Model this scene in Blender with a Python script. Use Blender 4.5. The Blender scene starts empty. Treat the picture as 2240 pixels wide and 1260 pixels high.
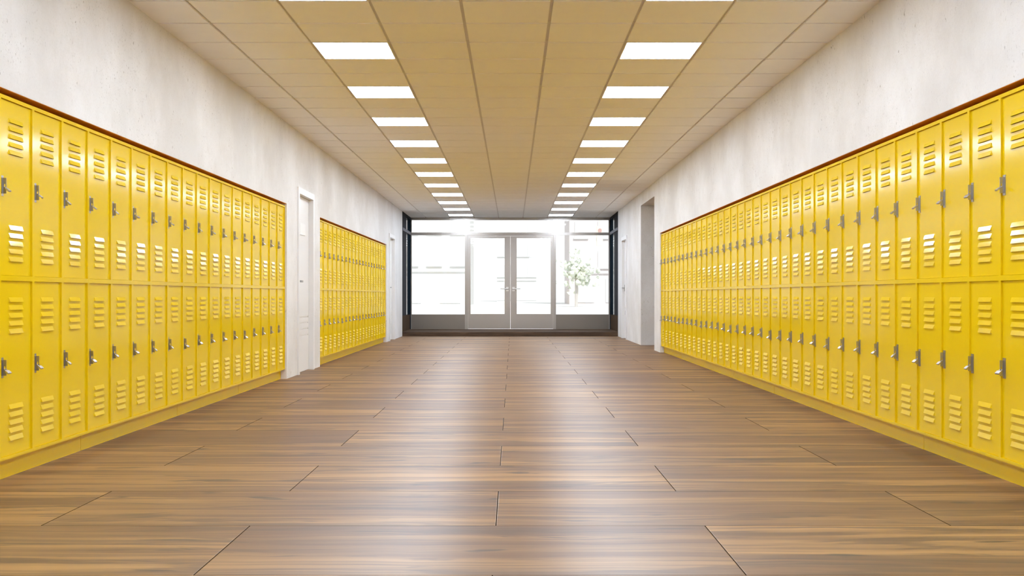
import bpy, bmesh, math, random
from mathutils import Vector, Matrix

random.seed(7)
scn = bpy.context.scene
COL = scn.collection

# ------------------------------------------------------------------ measures (metres; x across, y along the hall, z up)
EYE = 0.921
F_PX = 40.0 / 36.0 * 2240.0
WL, WR = -2.502, 2.398            # inner faces of the side walls
CEIL = EYE + 1.92
Y_BACK, Y_STEP, Y_GLASS = -4.0, 25.84, 27.95
OUT_L, OUT_R = -3.00, 2.90        # outer faces
PITCH = 1.947                     # one locker bank
COLW = PITCH / 5.0

# ------------------------------------------------------------------ materials
def new_mat(name):
    m = bpy.data.materials.new(name)
    m.use_nodes = True
    nt = m.node_tree
    for n in list(nt.nodes):
        nt.nodes.remove(n)
    out = nt.nodes.new('ShaderNodeOutputMaterial')
    return m, nt, out

class NT:
    """small helper for node graphs"""
    def __init__(s, nt): s.nt = nt
    def n(s, t, **kw):
        nd = s.nt.nodes.new(t)
        for k, v in kw.items(): setattr(nd, k, v)
        return nd
    def link(s, a, b): s.nt.links.new(a, b)
    def put(s, sock, v):
        if isinstance(v, bpy.types.NodeSocket): s.link(v, sock)
        else: sock.default_value = v
    def math(s, op, a, b=0.0, c=None):
        nd = s.n('ShaderNodeMath', operation=op)
        s.put(nd.inputs[0], a); s.put(nd.inputs[1], b)
        if c is not None: s.put(nd.inputs[2], c)
        return nd.outputs[0]
    def comb(s, x, y, z):
        nd = s.n('ShaderNodeCombineXYZ')
        s.put(nd.inputs[0], x); s.put(nd.inputs[1], y); s.put(nd.inputs[2], z)
        return nd.outputs[0]
    def noise(s, vec, scale=1.0, detail=2.0, rough=0.5, dist=0.0):
        nd = s.n('ShaderNodeTexNoise')
        s.link(vec, nd.inputs['Vector'])
        nd.inputs['Scale'].default_value = scale
        nd.inputs['Detail'].default_value = detail
        nd.inputs['Roughness'].default_value = rough
        nd.inputs['Distortion'].default_value = dist
        return nd.outputs['Fac']
    def remap(s, v, a, b, c=0.0, d=1.0, smooth=False):
        nd = s.n('ShaderNodeMapRange')
        if smooth: nd.interpolation_type = 'SMOOTHSTEP'
        s.put(nd.inputs[0], v)
        for i, x in enumerate((a, b, c, d)): nd.inputs[i + 1].default_value = x
        return nd.outputs[0]
    def mix(s, f, a, b):
        nd = s.n('ShaderNodeMix', data_type='RGBA')
        s.put(nd.inputs[0], f)
        for sock, v in ((nd.inputs[6], a), (nd.inputs[7], b)):
            if isinstance(v, bpy.types.NodeSocket): s.link(v, sock)
            else: sock.default_value = (*v, 1.0)
        return nd.outputs[2]
    def bump(s, h, strength, dist):
        nd = s.n('ShaderNodeBump')
        s.link(h, nd.inputs['Height'])
        nd.inputs['Strength'].default_value = strength
        nd.inputs['Distance'].default_value = dist
        return nd.outputs[0]

def bsdf(nt, out, color, rough, metal=0.0, spec=0.5, coat=0.0, coat_rough=0.1):
    b = nt.nodes.new('ShaderNodeBsdfPrincipled')
    if color is not None: b.inputs['Base Color'].default_value = (*color, 1)
    b.inputs['Roughness'].default_value = rough
    b.inputs['Metallic'].default_value = metal
    b.inputs['Specular IOR Level'].default_value = spec
    b.inputs['Coat Weight'].default_value = coat
    b.inputs['Coat Roughness'].default_value = coat_rough
    nt.links.new(b.outputs[0], out.inputs[0])
    return b

class Coated:
    """matt body under a satin coat whose glancing sheen tops out at `cap`"""
    def __init__(s, nt, out, rough, ior, cap):
        g = NT(nt); s.g = g
        s.d = g.n('ShaderNodeBsdfDiffuse'); s.s = g.n('ShaderNodeBsdfGlossy')
        s.s.inputs['Roughness'].default_value = rough
        s.fr = g.n('ShaderNodeFresnel'); s.fr.inputs[0].default_value = ior
        mx = g.n('ShaderNodeMixShader')
        s.mx = mx
        s.f = g.math('MINIMUM', s.fr.outputs[0], cap); g.link(s.f, mx.inputs[0])
        g.link(s.d.outputs[0], mx.inputs[1]); g.link(s.s.outputs[0], mx.inputs[2])
        g.link(mx.outputs[0], out.inputs[0])
    def color(s, c): s.g.link(c, s.d.inputs['Color'])
    def mask(s, k): s.g.link(s.g.math('MULTIPLY', s.f, k), s.mx.inputs[0])
    def rough(s, r): s.g.link(r, s.s.inputs['Roughness'])
    def normal(s, n):
        for nd in (s.d, s.s, s.fr): s.g.link(n, nd.inputs['Normal'])

def simple(name, color, rough=0.5, metal=0.0, spec=0.5, var=0.03, scale=30.0, bump=0.0):
    """plain finish with a faint mottled grain"""
    m, nt, out = new_mat(name)
    g = NT(nt)
    b = bsdf(nt, out, color, rough, metal, spec)
    tc = g.n('ShaderNodeTexCoord')
    f = g.noise(tc.outputs['Object'], scale, 3.0)
    lo = tuple(c * (1 - var) for c in color); hi = tuple(min(1, c * (1 + var)) for c in color)
    g.link(g.mix(f, lo, hi), b.inputs['Base Color'])
    if bump: g.link(g.bump(f, 0.3, bump), b.inputs['Normal'])
    return m

def emit(name, color, strength):
    m, nt, out = new_mat(name)
    e = nt.nodes.new('ShaderNodeEmission')
    e.inputs[0].default_value = (*color, 1); e.inputs[1].default_value = strength
    nt.links.new(e.outputs[0], out.inputs[0])
    return m

def mat_plaster():
    m, nt, out = new_mat('white_concrete_plaster'); g = NT(nt)
    b = bsdf(nt, out, None, 0.85, 0, 0.25)
    tc = g.n('ShaderNodeTexCoord'); P = tc.outputs['Object']
    sep = g.n('ShaderNodeSeparateXYZ'); g.link(P, sep.inputs[0])
    x, y, z = sep.outputs
    big = g.noise(P, 0.8, 5.0, 0.62)
    blot = g.noise(g.comb(g.math('MULTIPLY', x, 7.0), g.math('MULTIPLY', y, 7.0), g.math('MULTIPLY', z, 6.5)), 1.0, 6.0, 0.7)
    sand = g.noise(P, 70.0, 3.0, 0.7)
    c = g.mix(g.remap(big, 0.36, 0.64, smooth=True), (0.69, 0.675, 0.655), (0.80, 0.795, 0.79))
    c = g.mix(g.remap(blot, 0.46, 0.74, 0.0, 0.36, smooth=True), c, (0.66, 0.64, 0.61))
    c = g.mix(g.remap(sand, 0.45, 0.75, 0.0, 0.22), c, (0.60, 0.58, 0.55))
    # small pits, a little taller than wide, gathered in patches
    def pitlayer(k, asp, lo, hi):
        v = g.comb(g.math('MULTIPLY', x, k), g.math('MULTIPLY', y, k), g.math('MULTIPLY', z, k * asp))
        return g.remap(g.noise(v, 1.0, 3.0, 0.55), lo, hi)
    patch = g.remap(g.noise(P, 1.9, 4.0, 0.65), 0.44, 0.60, smooth=True)
    pm = g.math('MULTIPLY', pitlayer(42.0, 0.62, 0.655, 0.72), g.math('ADD', g.math('MULTIPLY', patch, 0.85), 0.15))
    pm2 = g.math('MULTIPLY', pitlayer(110.0, 0.7, 0.62, 0.72), g.math('ADD', g.math('MULTIPLY', patch, 0.6), 0.15))
    pits = g.math('MAXIMUM', pm, pm2)
    c = g.mix(g.math('MULTIPLY', pits, 0.80), c, (0.30, 0.27, 0.235))
    g.link(c, b.inputs['Base Color'])
    fine = g.noise(P, 60.0, 4.0, 0.6)
    h = g.math('SUBTRACT', g.math('MULTIPLY', fine, 0.35), pits)
    g.link(g.bump(h, 0.35, 0.004), b.inputs['Normal'])
    return m

def mat_floor():
    m, nt, out = new_mat('oak_plank_floor'); g = NT(nt)
    b = Coated(nt, out, 0.31, 1.50, 0.22)
    tc = g.n('ShaderNodeTexCoord'); P = tc.outputs['Object']
    sep = g.n('ShaderNodeSeparateXYZ'); g.link(P, sep.inputs[0])
    x, y, z = sep.outputs
    D, L = 0.8063, 1.822
    rf = g.math('DIVIDE', g.math('SUBTRACT', y, 3.750), D)
    row = g.math('FLOOR', rf)
    par = g.math('FLOORED_MODULO', row, 2.0)
    xo = g.math('ADD', g.math('ADD', x, 1.0513), g.math('MULTIPLY', par, -0.985))
    pf = g.math('DIVIDE', xo, L)
    idx = g.math('FLOOR', pf)
    fy = g.math('SUBTRACT', rf, row); fx = g.math('SUBTRACT', pf, idx)
    ey = g.math('MULTIPLY', g.math('MINIMUM', fy, g.math('SUBTRACT', 1.0, fy)), D)
    ex = g.math('MULTIPLY', g.math('MINIMUM', fx, g.math('SUBTRACT', 1.0, fx)), L)
    wn = g.n('ShaderNodeTexWhiteNoise', noise_dimensions='2D')
    g.link(g.comb(row, idx, 0.0), wn.inputs['Vector'])
    rnd = wn.outputs['Value']
    off = g.math('MULTIPLY', rnd, 37.0)
    def V(sx, sy, k):
        return g.comb(g.math('ADD', g.math('MULTIPLY', x, sx), off), g.math('MULTIPLY', y, sy), g.math('ADD', off, k))
    wav = g.math('MULTIPLY', g.math('SUBTRACT', g.noise(V(1.3, 2.5, 3.0), 1.0, 2.0), 0.5), 0.10)
    yw = g.math('ADD', y, wav)
    def W(sx, sy, k):
        return g.comb(g.math('ADD', g.math('MULTIPLY', x, sx), off), g.math('MULTIPLY', yw, sy), g.math('ADD', off, k))
    strip = g.noise(W(0.22, 5.0, 0.0), 1.0, 2.0, 0.5)
    grain = g.noise(W(0.55, 24.0, 5.0), 1.0, 6.0, 0.68)
    fibre = g.noise(W(2.2, 95.0, 9.0), 1.0, 4.0, 0.6)
    figure = g.noise(W(0.9, 6.5, 13.0), 1.0, 4.0, 0.6, 0.9)
    knot = g.noise(W(2.3, 13.0, 21.0), 1.0, 3.0, 0.5, 0.5)
    c = g.mix(g.remap(strip, 0.36, 0.64, smooth=True), (0.150, 0.063, 0.016), (0.385, 0.200, 0.060))
    c = g.mix(g.remap(grain, 0.44, 0.62, 0.0, 0.80), c, (0.092, 0.038, 0.010))
    c = g.mix(g.remap(figure, 0.51, 0.62, 0.0, 0.70, smooth=True), c, (0.062, 0.026, 0.008))
    c = g.mix(g.remap(knot, 0.64, 0.72, 0.0, 0.9, smooth=True), c, (0.022, 0.011, 0.006))
    c = g.mix(g.remap(fibre, 0.52, 0.72, 0.0, 0.38), c, (0.39, 0.215, 0.078))
    c = g.mix(g.remap(rnd, 0.0, 1.0, 0.0, 0.25), c, (0.13, 0.058, 0.020))
    gx = g.remap(ex, 0.0016, 0.0026, 1.0, 0.0)
    gy = g.remap(ey, 0.0010, 0.0022, 1.0, 0.0)
    gro = g.math('MAXIMUM', gx, gy)
    c = g.mix(g.math('MULTIPLY', gro, 0.95), c, (0.015, 0.008, 0.005))
    b.color(c)
    r = g.math('ADD', g.remap(grain, 0.3, 0.75, 0.335, 0.39), g.math('MULTIPLY', gro, 0.4))
    b.rough(r)
    b.mask(g.math('SUBTRACT', 1.0, gro))
    bx = g.remap(ex, 0.0, 0.0045); by = g.remap(ey, 0.0, 0.0035)
    h = g.math('ADD', g.math('MULTIPLY', g.math('MINIMUM', bx, by), 1.0), g.math('ADD', g.math('MULTIPLY', grain, 0.03), g.math('MULTIPLY', strip, 0.02)))
    b.normal(g.bump(h, 0.35, 0.003))
    return m

def mat_dark_wood():
    m, nt, out = new_mat('dark_oak'); g = NT(nt)
    b = Coated(nt, out, 0.40, 1.45, 0.07)
    tc = g.n('ShaderNodeTexCoord'); P = tc.outputs['Object']
    sep = g.n('ShaderNodeSeparateXYZ'); g.link(P, sep.inputs[0])
    x, y, z = sep.outputs
    a = g.noise(g.comb(g.math('MULTIPLY', x, 2.2), g.math('MULTIPLY', y, 18.0), g.math('MULTIPLY', z, 40.0)), 1.0, 4.0, 0.6, 0.5)
    c = g.mix(g.remap(a, 0.32, 0.72), (0.035, 0.018, 0.009), (0.13, 0.075, 0.040))
    bl = g.noise(g.comb(g.math('MULTIPLY', x, 1.3), g.math('MULTIPLY', y, 4.0), 0.0), 1.0, 2.0)
    c = g.mix(g.remap(bl, 0.45, 0.6, 0.0, 0.6), c, (0.055, 0.030, 0.016))
    b.color(c)
    return m

def mat_paint():
    m, nt, out = new_mat('yellow_powder_coat'); g = NT(nt)
    b = Coated(nt, out, 0.12, 1.55, 0.19)
    tc = g.n('ShaderNodeTexCoord')
    f = g.noise(tc.outputs['Object'], 90.0, 2.0)
    b.color(g.mix(f, (0.80, 0.555, 0.002), (0.82, 0.575, 0.003)))
    b.normal(g.bump(f, 0.04, 0.001))
    return m

def mat_glass():
    m, nt, out = new_mat('clear_pane_glass'); g = NT(nt)
    tr = g.n('ShaderNodeBsdfTransparent'); tr.inputs[0].default_value = (0.95, 0.965, 0.96, 1)
    gl = g.n('ShaderNodeBsdfGlossy'); gl.inputs['Roughness'].default_value = 0.02
    fr = g.n('ShaderNodeFresnel'); fr.inputs[0].default_value = 1.5
    mx = g.n('ShaderNodeMixShader')
    g.link(fr.outputs[0], mx.inputs[0]); g.link(tr.outputs[0], mx.inputs[1]); g.link(gl.outputs[0], mx.inputs[2])
    g.link(mx.outputs[0], out.inputs[0])
    return m

PLASTER = mat_plaster()
FLOOR = mat_floor()
DARKWOOD = mat_dark_wood()
YELLOW = mat_paint()
GLASS = mat_glass()
TILE = simple('ceiling_tile_white', (0.93, 0.93, 0.92), 0.8, 0, 0.3, 0.02, 8.0)
GRID = simple('ceiling_grid_white', (0.66, 0.64, 0.62), 0.5, 0, 0.4)
TRIMW = simple('light_trim_white', (0.85, 0.85, 0.84), 0.4)
DIFF = emit('light_diffuser', (0.90, 1.0, 1.14), 22.5)
DOORW = simple('white_door_paint', (0.79, 0.785, 0.775), 0.38, 0, 0.5, 0.01)
STEEL = simple('brushed_steel', (0.50, 0.475, 0.455), 0.36, 1.0, 0.5, 0.05, 120.0)
HASPM = simple('hasp_steel', (0.44, 0.425, 0.415), 0.33, 1.0, 0.5, 0.05, 120.0)
FRAMEM = simple('bronze_grey_aluminium', (0.45, 0.42, 0.39), 0.34, 1.0, 0.5, 0.02, 300.0)
PANELM = simple('bronze_kick_panel', (0.29, 0.255, 0.22), 0.42, 0.85, 0.5, 0.04, 400.0)
DARKM = simple('charcoal_panel', (0.052, 0.052, 0.055), 0.7, 0.0, 0.0, 0.05)
BLUEM = simple('blue_black_panel', (0.012, 0.020, 0.028), 0.7, 0.0, 0.0, 0.05)
BROWNM = simple('brown_side_panel', (0.085, 0.058, 0.040), 0.7, 0.0, 0.0, 0.05)
BAYTR = simple('slate_transom', (0.13, 0.13, 0.155), 0.6, 0.0, 0.1)
HANDLEM = simple('satin_handle_metal', (0.78, 0.76, 0.73), 0.38, 0.6, 0.5, 0.02)
GREYM = simple('grey_door_hardware', (0.40, 0.395, 0.385), 0.4, 0.6, 0.5, 0.03)
BOUNCE_TINT = simple('soffit_bounce_tint', (0.66, 0.235, 0.020), 0.6, 0, 0.2, 0.25, 9.0)  # warm light bounced off the lockers, painted as a colour
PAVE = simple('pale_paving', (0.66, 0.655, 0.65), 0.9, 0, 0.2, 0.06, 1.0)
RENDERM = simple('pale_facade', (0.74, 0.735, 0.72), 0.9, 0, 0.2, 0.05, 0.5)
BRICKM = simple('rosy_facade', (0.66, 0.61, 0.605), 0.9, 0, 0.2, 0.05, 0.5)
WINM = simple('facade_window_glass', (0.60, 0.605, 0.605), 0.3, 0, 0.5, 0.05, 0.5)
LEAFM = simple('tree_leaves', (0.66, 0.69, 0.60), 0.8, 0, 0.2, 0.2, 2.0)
BARKM = simple('tree_bark', (0.55, 0.52, 0.50), 0.9)
POLEM = simple('street_pole_metal', (0.60, 0.60, 0.60), 0.5)
SIGY = simple('signal_yellow_housing', (0.74, 0.70, 0.56), 0.5)
SIGR = emit('signal_red_lens', (1.0, 0.62, 0.58), 0.95)

# ------------------------------------------------------------------ mesh helper
class MB:
    def __init__(s): s.v = []; s.f = []; s.m = []
    def quad(s, pts, mi=0):
        i = len(s.v); s.v += [tuple(p) for p in pts]; s.f.append(tuple(range(i, i + len(pts)))); s.m.append(mi)
    def box(s, x0, x1, y0, y1, z0, z1, mi=0):
        i = len(s.v)
        s.v += [(x0, y0, z0), (x1, y0, z0), (x1, y1, z0), (x0, y1, z0), (x0, y0, z1), (x1, y0, z1), (x1, y1, z1), (x0, y1, z1)]
        for q in ((0, 3, 2, 1), (4, 5, 6, 7), (0, 1, 5, 4), (1, 2, 6, 5), (2, 3, 7, 6), (3, 0, 4, 7)):
            s.f.append(tuple(i + k for k in q)); s.m.append(mi)
    def tube(s, pts, r, n=8, mi=0):
        pts = [Vector(p) for p in pts]; rings = []
        up = Vector((0, 0, 1))
        for k, p in enumerate(pts):
            t = (pts[min(k + 1, len(pts) - 1)] - pts[max(k - 1, 0)]).normalized()
            a = t.cross(up)
            if a.length < 1e-3: a = t.cross(Vector((0, 1, 0)))
            a.normalize(); b = t.cross(a).normalized()
            base = len(s.v)
            for j in range(n):
                w = 2 * math.pi * j / n
                s.v.append(tuple(p + (a * math.cos(w) + b * math.sin(w)) * r))
            rings.append(base)
        for r0, r1 in zip(rings, rings[1:]):
            for j in range(n):
                s.f.append((r0 + j, r0 + (j + 1) % n, r1 + (j + 1) % n, r1 + j)); s.m.append(mi)
        for base, rev in ((rings[0], True), (rings[-1], False)):
            fc = [base + j for j in range(n)]
            s.f.append(tuple(reversed(fc)) if rev else tuple(fc)); s.m.append(mi)
    def mesh(s, name, mats):
        me = bpy.data.meshes.new(name)
        me.from_pydata(s.v, [], s.f)
        for m in (mats if isinstance(mats, (list, tuple)) else [mats]): me.materials.append(m)
        for p, mi in zip(me.polygons, s.m): p.material_index = mi
        bm = bmesh.new(); bm.from_mesh(me)
        bmesh.ops.recalc_face_normals(bm, faces=bm.faces)
        bm.to_mesh(me); bm.free()
        return me
    def build(s, name, mats, parent=None):
        o = bpy.data.objects.new(name, s.mesh(name, mats)); COL.objects.link(o)
        if parent: o.parent = parent
        return o

def add_bevel(o, w, seg=2):
    b = o.modifiers.new('bevel', 'BEVEL'); b.width = w; b.segments = seg; b.limit_method = 'ANGLE'; b.angle_limit = math.radians(50)
    return o

def tag(o, label=None, cat=None, group=None, kind=None):
    if label: o['label'] = label
    if cat: o['category'] = cat
    if group: o['group'] = group
    if kind: o['kind'] = kind
    return o

def empty(name, loc, rz=0.0):
    o = bpy.data.objects.new(name, None); COL.objects.link(o)
    o.empty_display_size = 0.1; o.location = loc; o.rotation_euler = (0, 0, rz)
    return o

ORD = ['zeroth', 'first', 'second', 'third', 'fourth', 'fifth', 'sixth', 'seventh', 'eighth', 'ninth', 'tenth', 'eleventh',
       'twelfth', 'thirteenth', 'fourteenth', 'fifteenth', 'sixteenth', 'seventeenth']

# ------------------------------------------------------------------ layout along the walls
LA_END = 12.61; LA_N = 4; LA_START = LA_END - LA_N * PITCH
LB_START, LB_END = 14.79, 22.612; LB_N = 4
RC_END = 18.497; RC_N = 7; RC_START = RC_END - RC_N * PITCH
REC_TOP = 1.943
D_OPEN, D_TOP = 0.92, 2.122      # door opening width and height
DOOR_L1, DOOR_L2, DOOR_R = 13.281, 23.105, 23.87   # near edge of each opening
PAS0, PAS1, PAS_TOP = 19.23, 21.25, 2.604

# ------------------------------------------------------------------ floor, step
m = MB()
m.box(OUT_L, OUT_R, Y_BACK - 0.2, 28.2, -0.2, 0.0)
m.box(OUT_R, 7.2, PAS0 - 0.2, PAS1 + 0.2, -0.2, 0.0)
tag(m.build('floor', FLOOR), 'glossy brown oak plank floor running across the whole hall', 'floor', kind='structure')
m = MB(); m.box(WL - 0.03, WR + 0.03, Y_STEP, 28.06, 0.0, 0.101)
tag(add_bevel(m.build('trim_1', DARKWOOD), 0.006), 'low dark oak step in front of the glazed entrance', 'step', kind='structure')

# ------------------------------------------------------------------ side walls
def side_wall(name, inner, outer, recs, doors, passage, label):
    """recs: locker recesses (y0,y1); doors: openings (y0,y1); passage: (y0,y1) or None"""
    m = MB(); sg = 1 if outer > inner else -1
    def bx(a, b, y0, y1, z0, z1): m.box(min(a, b), max(a, b), y0, y1, z0, z1)
    cuts = [(a, b, REC_TOP, 'r') for a, b in recs] + [(a, b, D_TOP, 'd') for a, b in doors]
    if passage: cuts.append((*passage, PAS_TOP, 'p'))
    cuts.sort(); y = Y_BACK
    for a, b, zt, k in cuts:
        bx(inner, outer, y, a, 0, CEIL + 0.04)
        bx(inner, outer, a, b, zt, CEIL + 0.04)
        if k == 'r': bx(outer - sg * 0.05, outer, a, b, 0, zt)
        if k == 'd': bx(inner + sg * 0.12, outer, a, b, 0, zt)
        y = b
    bx(inner, outer, y, Y_STEP, 0, CEIL + 0.04)
    o = m.build(name, PLASTER)
    tag(o, label, 'wall', kind='structure')
    return o
side_wall('wall_left', WL, OUT_L, [(LA_START - 0.004, LA_END), (LB_START, LB_END)],
          [(DOOR_L1, DOOR_L1 + D_OPEN), (DOOR_L2, DOOR_L2 + D_OPEN)], None,
          'white pitted concrete wall with two locker recesses and two doors')
side_wall('wall_right', WR, OUT_R, [(RC_START - 0.004, RC_END)], [(DOOR_R, DOOR_R + D_OPEN)], (PAS0, PAS1),
          'white pitted concrete wall with one long locker recess and side passage')
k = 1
for inner, sg, a, b, lab in ((WL, -1, LA_START, LA_END, 'thin orange-brown strip of painted bounce light over the lockers before the nearer white door'),
                             (WL, -1, LB_START, LB_END, 'thin orange-brown strip of painted bounce light over the lockers beyond the nearer white door'),
                             (WR, 1, RC_START, RC_END, 'thin orange-brown strip of painted bounce light over the lockers along the passage wall')):
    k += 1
    m = MB(); x0, x1 = sorted((inner + sg * 0.0015, inner + sg * 0.37)); m.box(x0, x1, a, b - 0.004, REC_TOP - 0.0025, REC_TOP + 0.004)  # added strip: its colour imitates yellow bounce light on the concrete soffit
    tag(m.build(f'trim_{k}', BOUNCE_TINT), lab, 'trim', kind='structure')
m = MB(); m.box(OUT_L, OUT_R, Y_BACK - 0.2, Y_BACK, 0, CEIL + 0.04)
tag(m.build('wall_back', PLASTER), 'plain white concrete wall closing the hall behind the viewer', 'wall', kind='structure')
m = MB()
m.box(OUT_R - 0.002, 7.2, PAS0 - 0.15, PAS0, 0, PAS_TOP + 0.2)
m.box(OUT_R - 0.002, 7.2, PAS1, PAS1 + 0.15, 0, PAS_TOP + 0.2)
m.box(7.05, 7.2, PAS0, PAS1, 0, PAS_TOP)
m.box(OUT_R - 0.002, 7.05, PAS0, PAS1, PAS_TOP, PAS_TOP + 0.2)
tag(m.build('wall_passage', PLASTER), 'grey concrete walls and soffit of the side passage', 'wall', kind='structure')

# ------------------------------------------------------------------ ceiling with tiles and lights
GX = [WL] + [-1.531 + 0.5965 * k for k in range(-1, 7)] + [WR]
ROW0, ROWP = 7.412, 0.6051
n0 = math.floor((Y_BACK - ROW0) / ROWP)
lights = []
m = MB()
m.box(OUT_L, OUT_R, Y_BACK - 0.2, 28.2, CEIL + 0.05, CEIL + 0.25)
for n in range(n0, 34):
    ya, yb = ROW0 + ROWP * n, ROW0 + ROWP * (n + 1)
    ya, yb = max(ya, Y_BACK), min(yb, 27.95)
    for c in range(len(GX) - 1):
        xa, xb = GX[c], GX[c + 1]
        if n % 3 == 2 and c in (2, 6) and n >= -17:
            lights.append((n, c)); continue
        gx0 = 0.0 if c == 0 else 0.0115; gx1 = 0.0 if c == len(GX) - 2 else 0.0115
        m.box(xa + gx0, xb - gx1, ya + 0.0145, yb - 0.0145, CEIL, CEIL + 0.03)
ceil = tag(m.build('ceiling', TILE), 'suspended ceiling of square off-white tiles', 'ceiling', kind='structure')
m = MB()
for xg in GX[1:-1]: m.box(xg - 0.015, xg + 0.015, Y_BACK, 27.95, CEIL + 0.012, CEIL + 0.018)
for n in range(n0, 34):
    yg = ROW0 + ROWP * n
    if yg > Y_BACK: m.box(WL, WR, yg - 0.016, yg + 0.016, CEIL + 0.0105, CEIL + 0.017)
tag(m.build('ceiling_grid', GRID, ceil), 'pale metal grid between the ceiling tiles')

PW = 0.5965 - 0.022; PD = ROWP - 0.012
m = MB()
t = 0.006
m.box(-PW / 2, PW / 2, -PD / 2, -PD / 2 + t, -0.001, 0.03); m.box(-PW / 2, PW / 2, PD / 2 - t, PD / 2, -0.001, 0.03)
m.box(-PW / 2, -PW / 2 + t, -PD / 2 + t, PD / 2 - t, -0.001, 0.03); m.box(PW / 2 - t, PW / 2, -PD / 2 + t, PD / 2 - t, -0.001, 0.03)
lf_me = m.mesh('light_frame', TRIMW)
m = MB(); m.box(-PW / 2 + t, PW / 2 - t, -PD / 2 + t, PD / 2 - t, 0.001, 0.008)
ld_me = m.mesh('diffuser', DIFF)
rows = sorted({n for n, c in lights}, reverse=True)
for n, c in lights:
    side = 'left' if c == 2 else 'right'
    k = rows.index(n) + 1
    t_ = empty('ceiling_light', ((GX[c] + GX[c + 1]) / 2, ROW0 + ROWP * (n + 0.5), CEIL))
    tag(t_, f'square white ceiling light, {ORD[k]} from the glass entrance in the {side} row', 'ceiling light', f'square lights in the {side} ceiling row')
    for nm, me in (('light_frame', lf_me), ('diffuser', ld_me)):
        o = bpy.data.objects.new(nm, me); COL.objects.link(o); o.parent = t_

# ------------------------------------------------------------------ lockers
Z_BOT, Z_D0, Z_M0, Z_M1, Z_D1, Z_TOP = 0.104, 0.120, 0.996, 1.022, 1.8995, 1.918
RECESS = 0.009        # doors sit this far behind the face frame
DEPTH = 0.36
ST = 0.013            # half stile
DW = COLW - 2 * ST - 0.003
DH = 0.874
# door mesh: origin at its lower left corner, x right, -y toward the hall
LV_W, LV_H, LV_P, LV_OUT = 0.160, 0.0235, 0.0397, 0.0085
def locker_door_mesh():
    m = MB()
    x0 = DW / 2 - LV_W / 2; x1 = DW / 2 + LV_W / 2
    m.quad([(0, 0, 0), (x0, 0, 0), (x0, 0, DH), (0, 0, DH)])
    m.quad([(x1, 0, 0), (DW, 0, 0), (DW, 0, DH), (x1, 0, DH)])
    slots = []
    for top in (0.792, 0.253):
        for k in range(5):
            zt = top - k * LV_P; slots.append((zt - LV_H, zt))
    slots.sort(); z = 0
    for a, b in slots:
        m.quad([(x0, 0, z), (x1, 0, z), (x1, 0, a), (x0, 0, a)]); z = b
    m.quad([(x0, 0, z), (x1, 0, z), (x1, 0, DH), (x0, 0, DH)])
    e = 0.0035
    for a, b in slots:
        A, B = (x0, 0, b), (x1, 0, b)
        C_, D_ = (x1 - e, -LV_OUT, a), (x0 + e, -LV_OUT, a)
        m.quad([A, D_, C_, B])
        m.quad([A, (x0, 0, a), D_]); m.quad([B, C_, (x1, 0, a)])
        m.quad([D_, (x0 + e, -LV_OUT + 0.0015, a), (x1 - e, -LV_OUT + 0.0015, a), C_])
    d = 0.016
    for p, q in (((0, 0), (DW, 0)), ((DW, 0), (DW, DH)), ((DW, DH), (0, DH)), ((0, DH), (0, 0))):
        m.quad([(p[0], 0, p[1]), (q[0], 0, q[1]), (q[0], d, q[1]), (p[0], d, p[1])])
    me = m.mesh('door', YELLOW)
    return me
door_me = locker_door_mesh()

# hasp: plate, raised rib, and a slotted tongue standing out of it
HX = 0.006
def hasp_mesh():
    m = MB()
    w, h = 0.031, 0.101
    m.box(HX, HX + w, -0.003, 0.0, -h / 2, h / 2)
    m.box(HX + 0.007, HX + w - 0.007, -0.007, -0.003, -0.039, 0.039)
    c = HX + w / 2; a, b = c - 0.0015, c + 0.0015
    y_in, y_out = -0.007, -0.024
    yc, ry, rzz, N = -0.0155, 0.0036, 0.0095, 24
    ring = []; outer = []
    for k in range(N):
        w_ = 2 * math.pi * k / N; cy_, sz_ = math.cos(w_), math.sin(w_)
        ring.append((yc + ry * cy_, rzz * sz_))
        hy0, hy1, hz = yc - y_out, y_in - yc, 0.039
        q = max(abs(cy_) / (hy1 if cy_ > 0 else hy0), abs(sz_) / hz)
        outer.append((yc + cy_ / q, sz_ / q))
    corners = {}
    for k in range(N):
        j = (k + 1) % N
        o0, o1 = outer[k], outer[j]
        mid = []
        if abs(o0[0] - o1[0]) > 1e-6 and abs(o0[1] - o1[1]) > 1e-6:      # a corner of the tongue lies between them
            mid = [((y_in if (o0[0] + o1[0]) / 2 > yc else y_out), (0.039 if (o0[1] + o1[1]) / 2 > 0 else -0.039))]
        for xx in (a, b):
            m.quad([(xx, *p) for p in (ring[k], o0, o1, ring[j])])
            if mid: m.quad([(xx, *p) for p in (o0, mid[0], o1)])
        m.quad([(a, *ring[k]), (a, *ring[j]), (b, *ring[j]), (b, *ring[k])])
        rim = [o0] + mid + [o1]
        for p, q2 in zip(rim, rim[1:]): m.quad([(a, *p), (a, *q2), (b, *q2), (b, *p)])
    return m.mesh('hasp', HASPM)
hasp_me = hasp_mesh()

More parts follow.
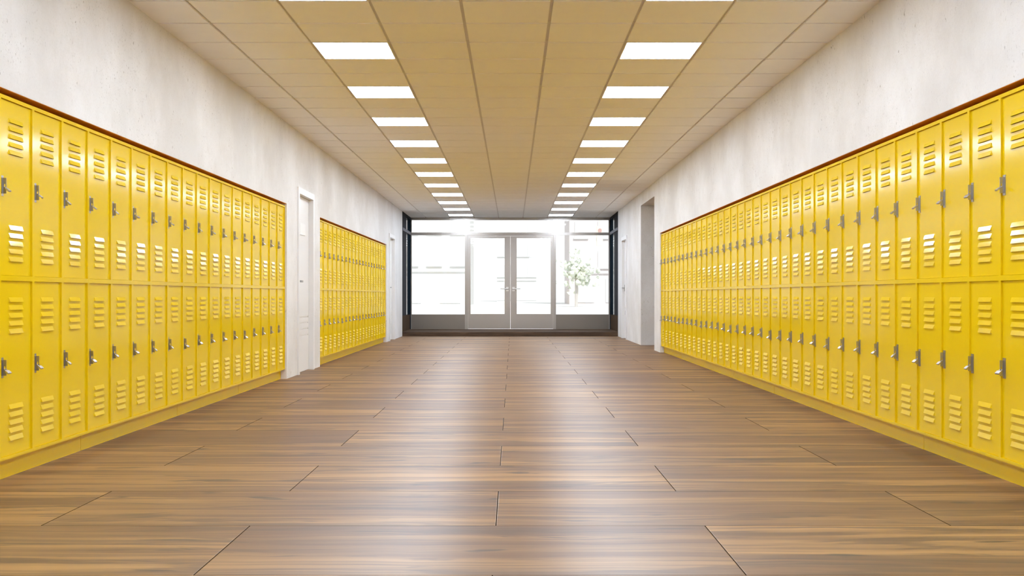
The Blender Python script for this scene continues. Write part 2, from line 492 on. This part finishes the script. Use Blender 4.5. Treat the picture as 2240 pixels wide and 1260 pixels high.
def frame_mesh():
    m = MB(); W = PITCH - 0.0015; f = 0.022
    for k in range(6):
        a = max(0.0, k * COLW - ST); b = min(W, k * COLW + ST)
        m.box(a, b, 0, f, Z_BOT, Z_TOP)
    for k in range(5):
        a = k * COLW + ST; b = min(W, (k + 1) * COLW - ST)
        for z0, z1 in ((Z_BOT, Z_D0), (Z_M0, Z_M1), (Z_D1, Z_TOP)): m.box(a, b, 0, f, z0, z1)
    m.box(0, W, f, DEPTH, Z_BOT, Z_BOT + 0.003); m.box(0, W, f, DEPTH, Z_TOP - 0.003, Z_TOP)
    m.box(0, W, f, DEPTH, Z_M0 + 0.01, Z_M0 + 0.013)
    m.box(0, W, DEPTH - 0.003, DEPTH, Z_BOT + 0.003, Z_TOP - 0.003)
    for k in range(6):
        a = min(max(0, k * COLW - 0.001), W - 0.002)
        m.box(a, a + 0.002, f, DEPTH - 0.003, Z_BOT + 0.003, Z_TOP - 0.003)
    return m.mesh('cabinet_frame', YELLOW)
frame_me = frame_mesh()
m = MB(); m.box(0.002, PITCH - 0.0035, 0.047, DEPTH, 0.0, Z_BOT)
plinth_me = m.mesh('plinth', YELLOW)

# padlock: hangs on its shackle; origin where the shackle bears on the hasp, body along -z
m = MB()
m.box(-0.0165, 0.0165, -0.0045, 0.0045, -0.034, -0.0140)
body_me = m.mesh('padlock', STEEL)
bm = bmesh.new(); bm.from_mesh(body_me)
bmesh.ops.bevel(bm, geom=list(bm.edges), offset=0.0016, segments=2, affect='EDGES', profile=0.6)
bm.to_mesh(body_me); bm.free()
m = MB()
arc = [(-0.0095, 0, -0.0145)] + [(-0.0095 * math.cos(a), 0, -0.0085 + 0.0075 * math.sin(a)) for a in [math.pi * k / 8 for k in range(9)]] + [(0.0095, 0, -0.0145)]
m.tube(arc, 0.0023, 8)
shk_me = m.mesh('shackle', STEEL)
for p in shk_me.polygons: p.use_smooth = True

def bank(side, y_left, run, bi, landmark, cols_seen, far_is_first):
    """side L/R; y_left: world y of the viewer-left end when facing it; bi: bank number from its landmark"""
    if side == 'L': fx, rz = WL - 0.019, math.pi / 2
    else: fx, rz = WR + 0.019, -math.pi / 2
    root = empty('locker_bank', (fx, y_left, 0), rz)
    tag(root, f'yellow ten-door steel locker bank, {ORD[bi]} {landmark}', 'locker bank', f'yellow locker banks {run}')
    for nm, me in (('cabinet_frame', frame_me), ('plinth', plinth_me)):
        o = bpy.data.objects.new(nm, me); COL.objects.link(o); o.parent = root
    R = Matrix.Rotation(rz, 4, 'Z')
    for k in range(5):
        for tier, zd in (('lower', Z_D0 + 0.001), ('upper', Z_M1 + 0.0015)):
            d = bpy.data.objects.new('door', door_me); COL.objects.link(d); d.parent = root
            d.location = (k * COLW + ST + 0.0015, RECESS, zd)
            hz = 0.443 - (0.011 if (k == 0 and tier == 'lower') else 0.0)
            h = bpy.data.objects.new('hasp', hasp_me); COL.objects.link(h); h.parent = d
            h.location = (0, 0, hz)
            cn = (5 - k) if far_is_first == (side == 'L') else (k + 1)
            if cn not in cols_seen: continue
            # padlock on the tongue's slot
            loc = Vector((k * COLW + ST + 0.0015 + HX + 0.0155, RECESS - 0.0150, zd + hz - 0.0055))
            tilt = math.radians(random.uniform(40, 52)); yaw = math.radians(random.uniform(-16, 16))
            pm = Matrix.Translation((fx, y_left, 0)) @ R @ Matrix.Translation(loc) @ Matrix.Rotation(yaw, 4, 'Z') @ Matrix.Rotation(-tilt, 4, 'X')
            p = bpy.data.objects.new('padlock', body_me); COL.objects.link(p)
            p.matrix_world = pm
            tag(p, f'steel padlock on {tier} {ORD[cn]} door of the {ORD[bi]} locker bank {landmark}', 'padlock', f'padlocks on the lockers {run}')
            s = bpy.data.objects.new('shackle', shk_me); COL.objects.link(s); s.parent = p
ALL = {1, 2, 3, 4, 5}
for i in range(LA_N):          # near left run, counted back from the white door
    bank('L', LA_END - 0.002 - (i + 1) * PITCH, 'before the nearer white door', i + 1, 'before the nearer white door', ALL if i < 3 else {1, 2, 3}, True)
for i in range(LB_N):          # far left run, counted on from the white door
    bank('L', LB_END - 0.002 - (LB_N - i) * PITCH, 'beyond the nearer white door', i + 1, 'beyond the nearer white door', ALL, False)
for i in range(RC_N):          # right run, counted from the passage
    bank('R', RC_END - 0.002 - i * PITCH, 'along the passage wall', i + 1, 'from the side passage', ALL if i < 6 else {1, 2, 3, 4}, True)

# ------------------------------------------------------------------ white doors in the side walls
def white_door(name, side, y0, label):
    """y0: near edge of the opening; local x runs to the viewer's right when facing it, +y into the wall"""
    if side == 'L': root = empty(name, (WL, y0, 0), math.pi / 2)
    else: root = empty(name, (WR, y0 + D_OPEN, 0), -math.pi / 2)
    tag(root, label, 'door', kind='structure')
    cw, ct = 0.066, 0.020
    m = MB()
    m.box(-cw, 0.008, -ct, 0.0, 0, D_TOP + cw); m.box(D_OPEN - 0.008, D_OPEN + cw, -ct, 0.0, 0, D_TOP + cw)
    m.box(0.008, D_OPEN - 0.008, -ct, 0.0, D_TOP - 0.006, D_TOP + cw)
    m.box(0, 0.008, 0, 0.10, 0, D_TOP); m.box(D_OPEN - 0.008, D_OPEN, 0, 0.10, 0, D_TOP)
    m.box(0.008, D_OPEN - 0.008, 0, 0.10, D_TOP - 0.006, D_TOP)
    m.build('door_frame', DOORW, root)
    m = MB(); a, b = 0.011, D_OPEN - 0.011; yd = 0.041
    m.box(a, b, yd + 0.010, yd + 0.045, 0.006, D_TOP - 0.009)
    cuts = [0.443, 0.518, 0.592, 0.664]; z = 0.006
    for c in cuts:
        m.box(a, b, yd, yd + 0.010, z, c - 0.007); z = c + 0.007
        m.box(a, 0.09, yd, yd + 0.010, c - 0.007, c + 0.007); m.box(b - 0.02, b, yd, yd + 0.010, c - 0.007, c + 0.007)
    m.box(a, b, yd, yd + 0.010, z, D_TOP - 0.009)
    m.build('door_leaf', DOORW, root)
    m = MB(); m.box(0.285, 0.63, yd - 0.012, yd, 1.653, 1.792)
    add_bevel(m.build('door_plate', TRIMW, root), 0.003)
    m = MB()
    m.box(0.055, 0.098, yd - 0.008, yd, 1.02, 1.16)
    m.box(0.066, 0.088, yd - 0.055, yd - 0.008, 1.080, 1.102)
    m.box(0.066, 0.185, yd - 0.068, yd - 0.048, 1.079, 1.103)
    tag(add_bevel(m.build('door_handle', GREYM, root), 0.003), 'grey metal lever handle')
    return root
white_door('door_1', 'L', DOOR_L1, 'nearer white door, set between the two runs of lockers')
white_door('door_2', 'L', DOOR_L2, 'far white door beside the glass entrance, past the second locker run')
white_door('door_3', 'R', DOOR_R, 'far white door between the side passage and the glass entrance')

# ------------------------------------------------------------------ glazed entrance
YG0, YG1 = Y_GLASS, Y_GLASS + 0.08
HEADZ, TR0, TR1, SILL, BASE = 2.780, 2.409, 2.476, 0.463, 0.101
XL0, XL1 = -2.527, -2.476; XR0, XR1 = 2.364, 2.410
ML0, ML1 = -1.169, -1.107; MR0, MR1 = 1.012, 1.069
DJ0, DJ1 = -1.087, 0.997; SEAM = -0.050
g = MB()
g.box(XL0 - 0.02, XR1 + 0.02, YG0, YG1, HEADZ, CEIL + 0.04)
for a, b in ((XL0, XL1), (ML0, ML1), (MR0, MR1), (XR0, XR1)):
    g.box(a, b, YG0 - 0.006, YG1, BASE, HEADZ)
for a, b in ((XL1, ML0), (ML1, MR0), (MR1, XR0)): g.box(a, b, YG0, YG1, TR0, TR1)
g.box(ML1, DJ0 - 0.003, YG0 + 0.012, YG1, BASE, TR0); g.box(DJ1 + 0.003, MR0, YG0 + 0.012, YG1, BASE, TR0)
g.box(DJ0 - 0.003, DJ1 + 0.003, YG0 + 0.012, YG1, 2.392, TR0)
ent = tag(g.build('wall_entrance', FRAMEM), 'bronze-grey metal framework of the glazed entrance wall', 'entrance frame', kind='structure')
for nm, a, b in (('kick_panel', XL1, ML0), ('kick_panel', MR1, XR0)):
    p = MB(); p.box(a, b, YG0 + 0.008, YG1, BASE, SILL)
    tag(p.build(nm, PANELM, ent), 'brown-grey panel under the fixed glass')
k = 0
for a, b, z0, z1, lab in ((XL1, ML0, SILL, TR0, 'tall fixed glass pane beside the left entrance door leaf'),
                          (MR1, XR0, SILL, TR0, 'tall fixed glass pane beside the right entrance door leaf'),
                          (XL1, ML0, TR1, HEADZ, 'low transom pane above the left fixed glass'),
                          (ML1, MR0, TR1, HEADZ, 'wide transom pane above the double doors'),
                          (MR1, XR0, TR1, HEADZ, 'low transom pane above the right fixed glass')):
    k += 1
    p = MB(); p.box(a + 0.001, b - 0.001, YG0 + 0.040, YG0 + 0.046, z0 + 0.001, z1 - 0.001)
    tag(p.build(f'window_{k}', GLASS), lab, 'window', kind='structure')

def leaf(name, x0, x1, gx0, gx1, hand, label):
    root = empty(name, ((x0 + x1) / 2, YG0 + 0.02, BASE)); tag(root, label, 'door', kind='structure')
    ox = (x0 + x1) / 2; a, b = x0 - ox, x1 - ox; ga, gb = gx0 - ox, gx1 - ox
    z0, z1, g0, g1 = 0.008, 2.386 - BASE, 0.472 - BASE, 2.338 - BASE
    m = MB()
    m.box(a, ga, 0, 0.045, z0, z1); m.box(gb, b, 0, 0.045, z0, z1)
    m.box(ga, gb, 0, 0.045, z0, g0); m.box(ga, gb, 0, 0.045, g1, z1)
    m.build('leaf_frame', FRAMEM, root)
    m = MB(); m.box(ga + 0.001, gb - 0.001, 0.018, 0.024, g0 + 0.001, g1 - 0.001)
    m.build('glass_pane', GLASS, root)
    zc = 1.092 - BASE; hx = (SEAM - 0.075 if hand < 0 else SEAM + 0.075) - ox
    m = MB()
    m.box(hx - 0.031, hx + 0.031, -0.010, 0, zc - 0.014, zc + 0.045)
    m.box(hx - 0.031, hx + 0.031, -0.010, 0, zc - 0.060, zc - 0.026)
    m.box(hx - 0.011, hx + 0.011, -0.050, -0.010, zc - 0.011, zc + 0.013)
    e = hx + hand * 0.165
    m.box(min(hx - hand * 0.011, e), max(hx - hand * 0.011, e), -0.066, -0.046, zc - 0.011, zc + 0.013)
    tag(add_bevel(m.build('door_handle', HANDLEM, root), 0.003), 'pale satin lever handle')
leaf('door_4', DJ0, SEAM - 0.0035, -1.030, -0.194, -1, 'left leaf of the glazed double entrance door')
leaf('door_5', SEAM + 0.0035, DJ1, 0.1045, 0.941, 1, 'right leaf of the glazed double entrance door')

# dark side bays between the hall walls and the entrance glazing
def side_bay(name, inner, outer, label, wname, wlabel):
    m = MB(); sg = 1 if outer > inner else -1
    def bx(a, b, y0, y1, z0, z1, mi): m.box(min(a, b), max(a, b), y0, y1, z0, z1, mi)
    i2 = inner + sg * 0.010
    s0, s1 = 26.94, 27.19
    bx(i2, outer, Y_STEP, 28.03, 0, SILL, 2)
    bx(i2, outer, Y_STEP, s0, SILL, HEADZ, 0)
    bx(i2, i2 + sg * 0.006, s1, 27.90, SILL, HEADZ, 1)
    bx(inner - sg * 0.005, outer, 27.90, 28.03, 0.101, HEADZ, 1)
    bx(inner - sg * 0.006, outer, Y_STEP, 28.03, HEADZ, CEIL + 0.04, 3)
    bx(inner - sg * 0.016, i2 + sg * 0.003, Y_STEP + 0.002, 27.88, TR0, TR1, 4)
    o = m.build(name, [DARKM, BLUEM, BROWNM, DARKM, BAYTR])
    tag(o, label, 'wall', kind='structure')
    p = MB(); a, b = sorted((i2 + sg * 0.001, i2 + sg * 0.005))
    p.box(a, b, s0 + 0.001, s1 - 0.001, SILL + 0.001, HEADZ - 0.001)
    tag(p.build(wname, GLASS), wlabel, 'window', kind='structure')
side_bay('wall_left_bay', WL, WL - 0.25, 'dark metal side bay at the left of the entrance step', 'window_6', 'narrow glass slot in the dark left side bay')
side_bay('wall_right_bay', WR, WR + 0.25, 'dark metal side bay at the right of the entrance step', 'window_7', 'narrow glass slot in the dark right side bay')

# ------------------------------------------------------------------ the street outside (bleached by daylight)
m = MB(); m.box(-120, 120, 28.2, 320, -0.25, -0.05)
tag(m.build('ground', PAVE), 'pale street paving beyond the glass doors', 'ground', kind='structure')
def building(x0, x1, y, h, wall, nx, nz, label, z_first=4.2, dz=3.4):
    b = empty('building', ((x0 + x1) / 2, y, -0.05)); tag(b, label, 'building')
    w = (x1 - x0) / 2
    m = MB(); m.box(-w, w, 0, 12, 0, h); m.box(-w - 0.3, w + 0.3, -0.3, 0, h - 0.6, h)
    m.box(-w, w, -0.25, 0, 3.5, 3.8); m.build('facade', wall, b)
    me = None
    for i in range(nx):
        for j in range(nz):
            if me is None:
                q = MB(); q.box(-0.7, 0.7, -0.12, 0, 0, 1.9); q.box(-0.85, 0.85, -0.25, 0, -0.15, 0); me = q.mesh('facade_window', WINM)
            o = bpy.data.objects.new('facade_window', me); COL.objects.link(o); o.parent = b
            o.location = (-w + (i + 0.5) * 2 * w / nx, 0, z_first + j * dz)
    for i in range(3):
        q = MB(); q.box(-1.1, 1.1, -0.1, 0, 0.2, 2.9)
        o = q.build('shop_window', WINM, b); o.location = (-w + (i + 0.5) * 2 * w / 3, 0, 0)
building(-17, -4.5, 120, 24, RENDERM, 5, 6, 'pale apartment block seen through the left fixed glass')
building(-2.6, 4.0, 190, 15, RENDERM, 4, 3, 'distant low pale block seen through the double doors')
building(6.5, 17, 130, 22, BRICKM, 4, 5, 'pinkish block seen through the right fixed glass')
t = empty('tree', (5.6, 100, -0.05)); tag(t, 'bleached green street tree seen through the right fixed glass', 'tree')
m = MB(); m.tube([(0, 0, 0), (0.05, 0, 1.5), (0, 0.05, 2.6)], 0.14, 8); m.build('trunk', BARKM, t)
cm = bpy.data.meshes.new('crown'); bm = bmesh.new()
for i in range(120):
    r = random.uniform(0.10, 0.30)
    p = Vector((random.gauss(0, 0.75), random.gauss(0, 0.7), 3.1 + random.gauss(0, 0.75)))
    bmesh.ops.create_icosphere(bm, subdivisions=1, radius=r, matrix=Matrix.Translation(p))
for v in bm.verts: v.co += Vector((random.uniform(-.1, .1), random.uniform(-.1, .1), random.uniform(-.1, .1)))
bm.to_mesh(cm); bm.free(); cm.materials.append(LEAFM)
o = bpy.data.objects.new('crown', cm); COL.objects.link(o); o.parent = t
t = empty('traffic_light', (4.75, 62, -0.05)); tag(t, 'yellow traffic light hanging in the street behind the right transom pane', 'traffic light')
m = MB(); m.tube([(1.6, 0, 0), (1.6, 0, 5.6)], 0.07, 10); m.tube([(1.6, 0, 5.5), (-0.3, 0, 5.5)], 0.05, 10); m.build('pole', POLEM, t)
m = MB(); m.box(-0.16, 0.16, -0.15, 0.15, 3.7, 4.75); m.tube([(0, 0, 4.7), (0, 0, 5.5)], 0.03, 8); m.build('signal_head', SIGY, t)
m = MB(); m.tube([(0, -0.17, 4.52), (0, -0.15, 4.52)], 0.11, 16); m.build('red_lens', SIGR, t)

# ------------------------------------------------------------------ daylight
w = bpy.data.worlds.new('overcast_daylight'); scn.world = w; w.use_nodes = True
bg = w.node_tree.nodes.get('Background') or w.node_tree.nodes.new('ShaderNodeBackground')
bg.inputs[0].default_value = (0.97, 0.985, 1.0, 1); bg.inputs[1].default_value = 1.2
sun = bpy.data.lights.new('sun', 'SUN'); sun.energy = 3.2; sun.angle = math.radians(2.0)
so = bpy.data.objects.new('sun', sun); COL.objects.link(so)
so.rotation_euler = (math.radians(48), 0, math.radians(12))      # from behind the viewer, onto the far street

# ------------------------------------------------------------------ camera and view
cam = bpy.data.cameras.new('camera'); co = bpy.data.objects.new('camera', cam); COL.objects.link(co)
co.location = (0, 0, EYE); co.rotation_euler = (math.pi / 2, 0, 0)
cam.sensor_width = 36.0; cam.lens = 40.0
cam.shift_x = -1.0 / 2240.0; cam.shift_y = 17.0 / 2240.0
cam.clip_start = 0.05; cam.clip_end = 1000
scn.camera = co
scn.view_settings.view_transform = 'Standard'; scn.view_settings.look = 'None'
scn.view_settings.gamma = 1.0; scn.view_settings.use_curve_mapping = False
scn.view_settings.exposure = 0.10
cy = scn.cycles
cy.max_bounces = 14; cy.diffuse_bounces = 8; cy.glossy_bounces = 6; cy.transparent_max_bounces = 16
cy.sample_clamp_indirect = 20.0
cy.caustics_reflective = True; cy.blur_glossy = 0.5
cy.use_denoising = True
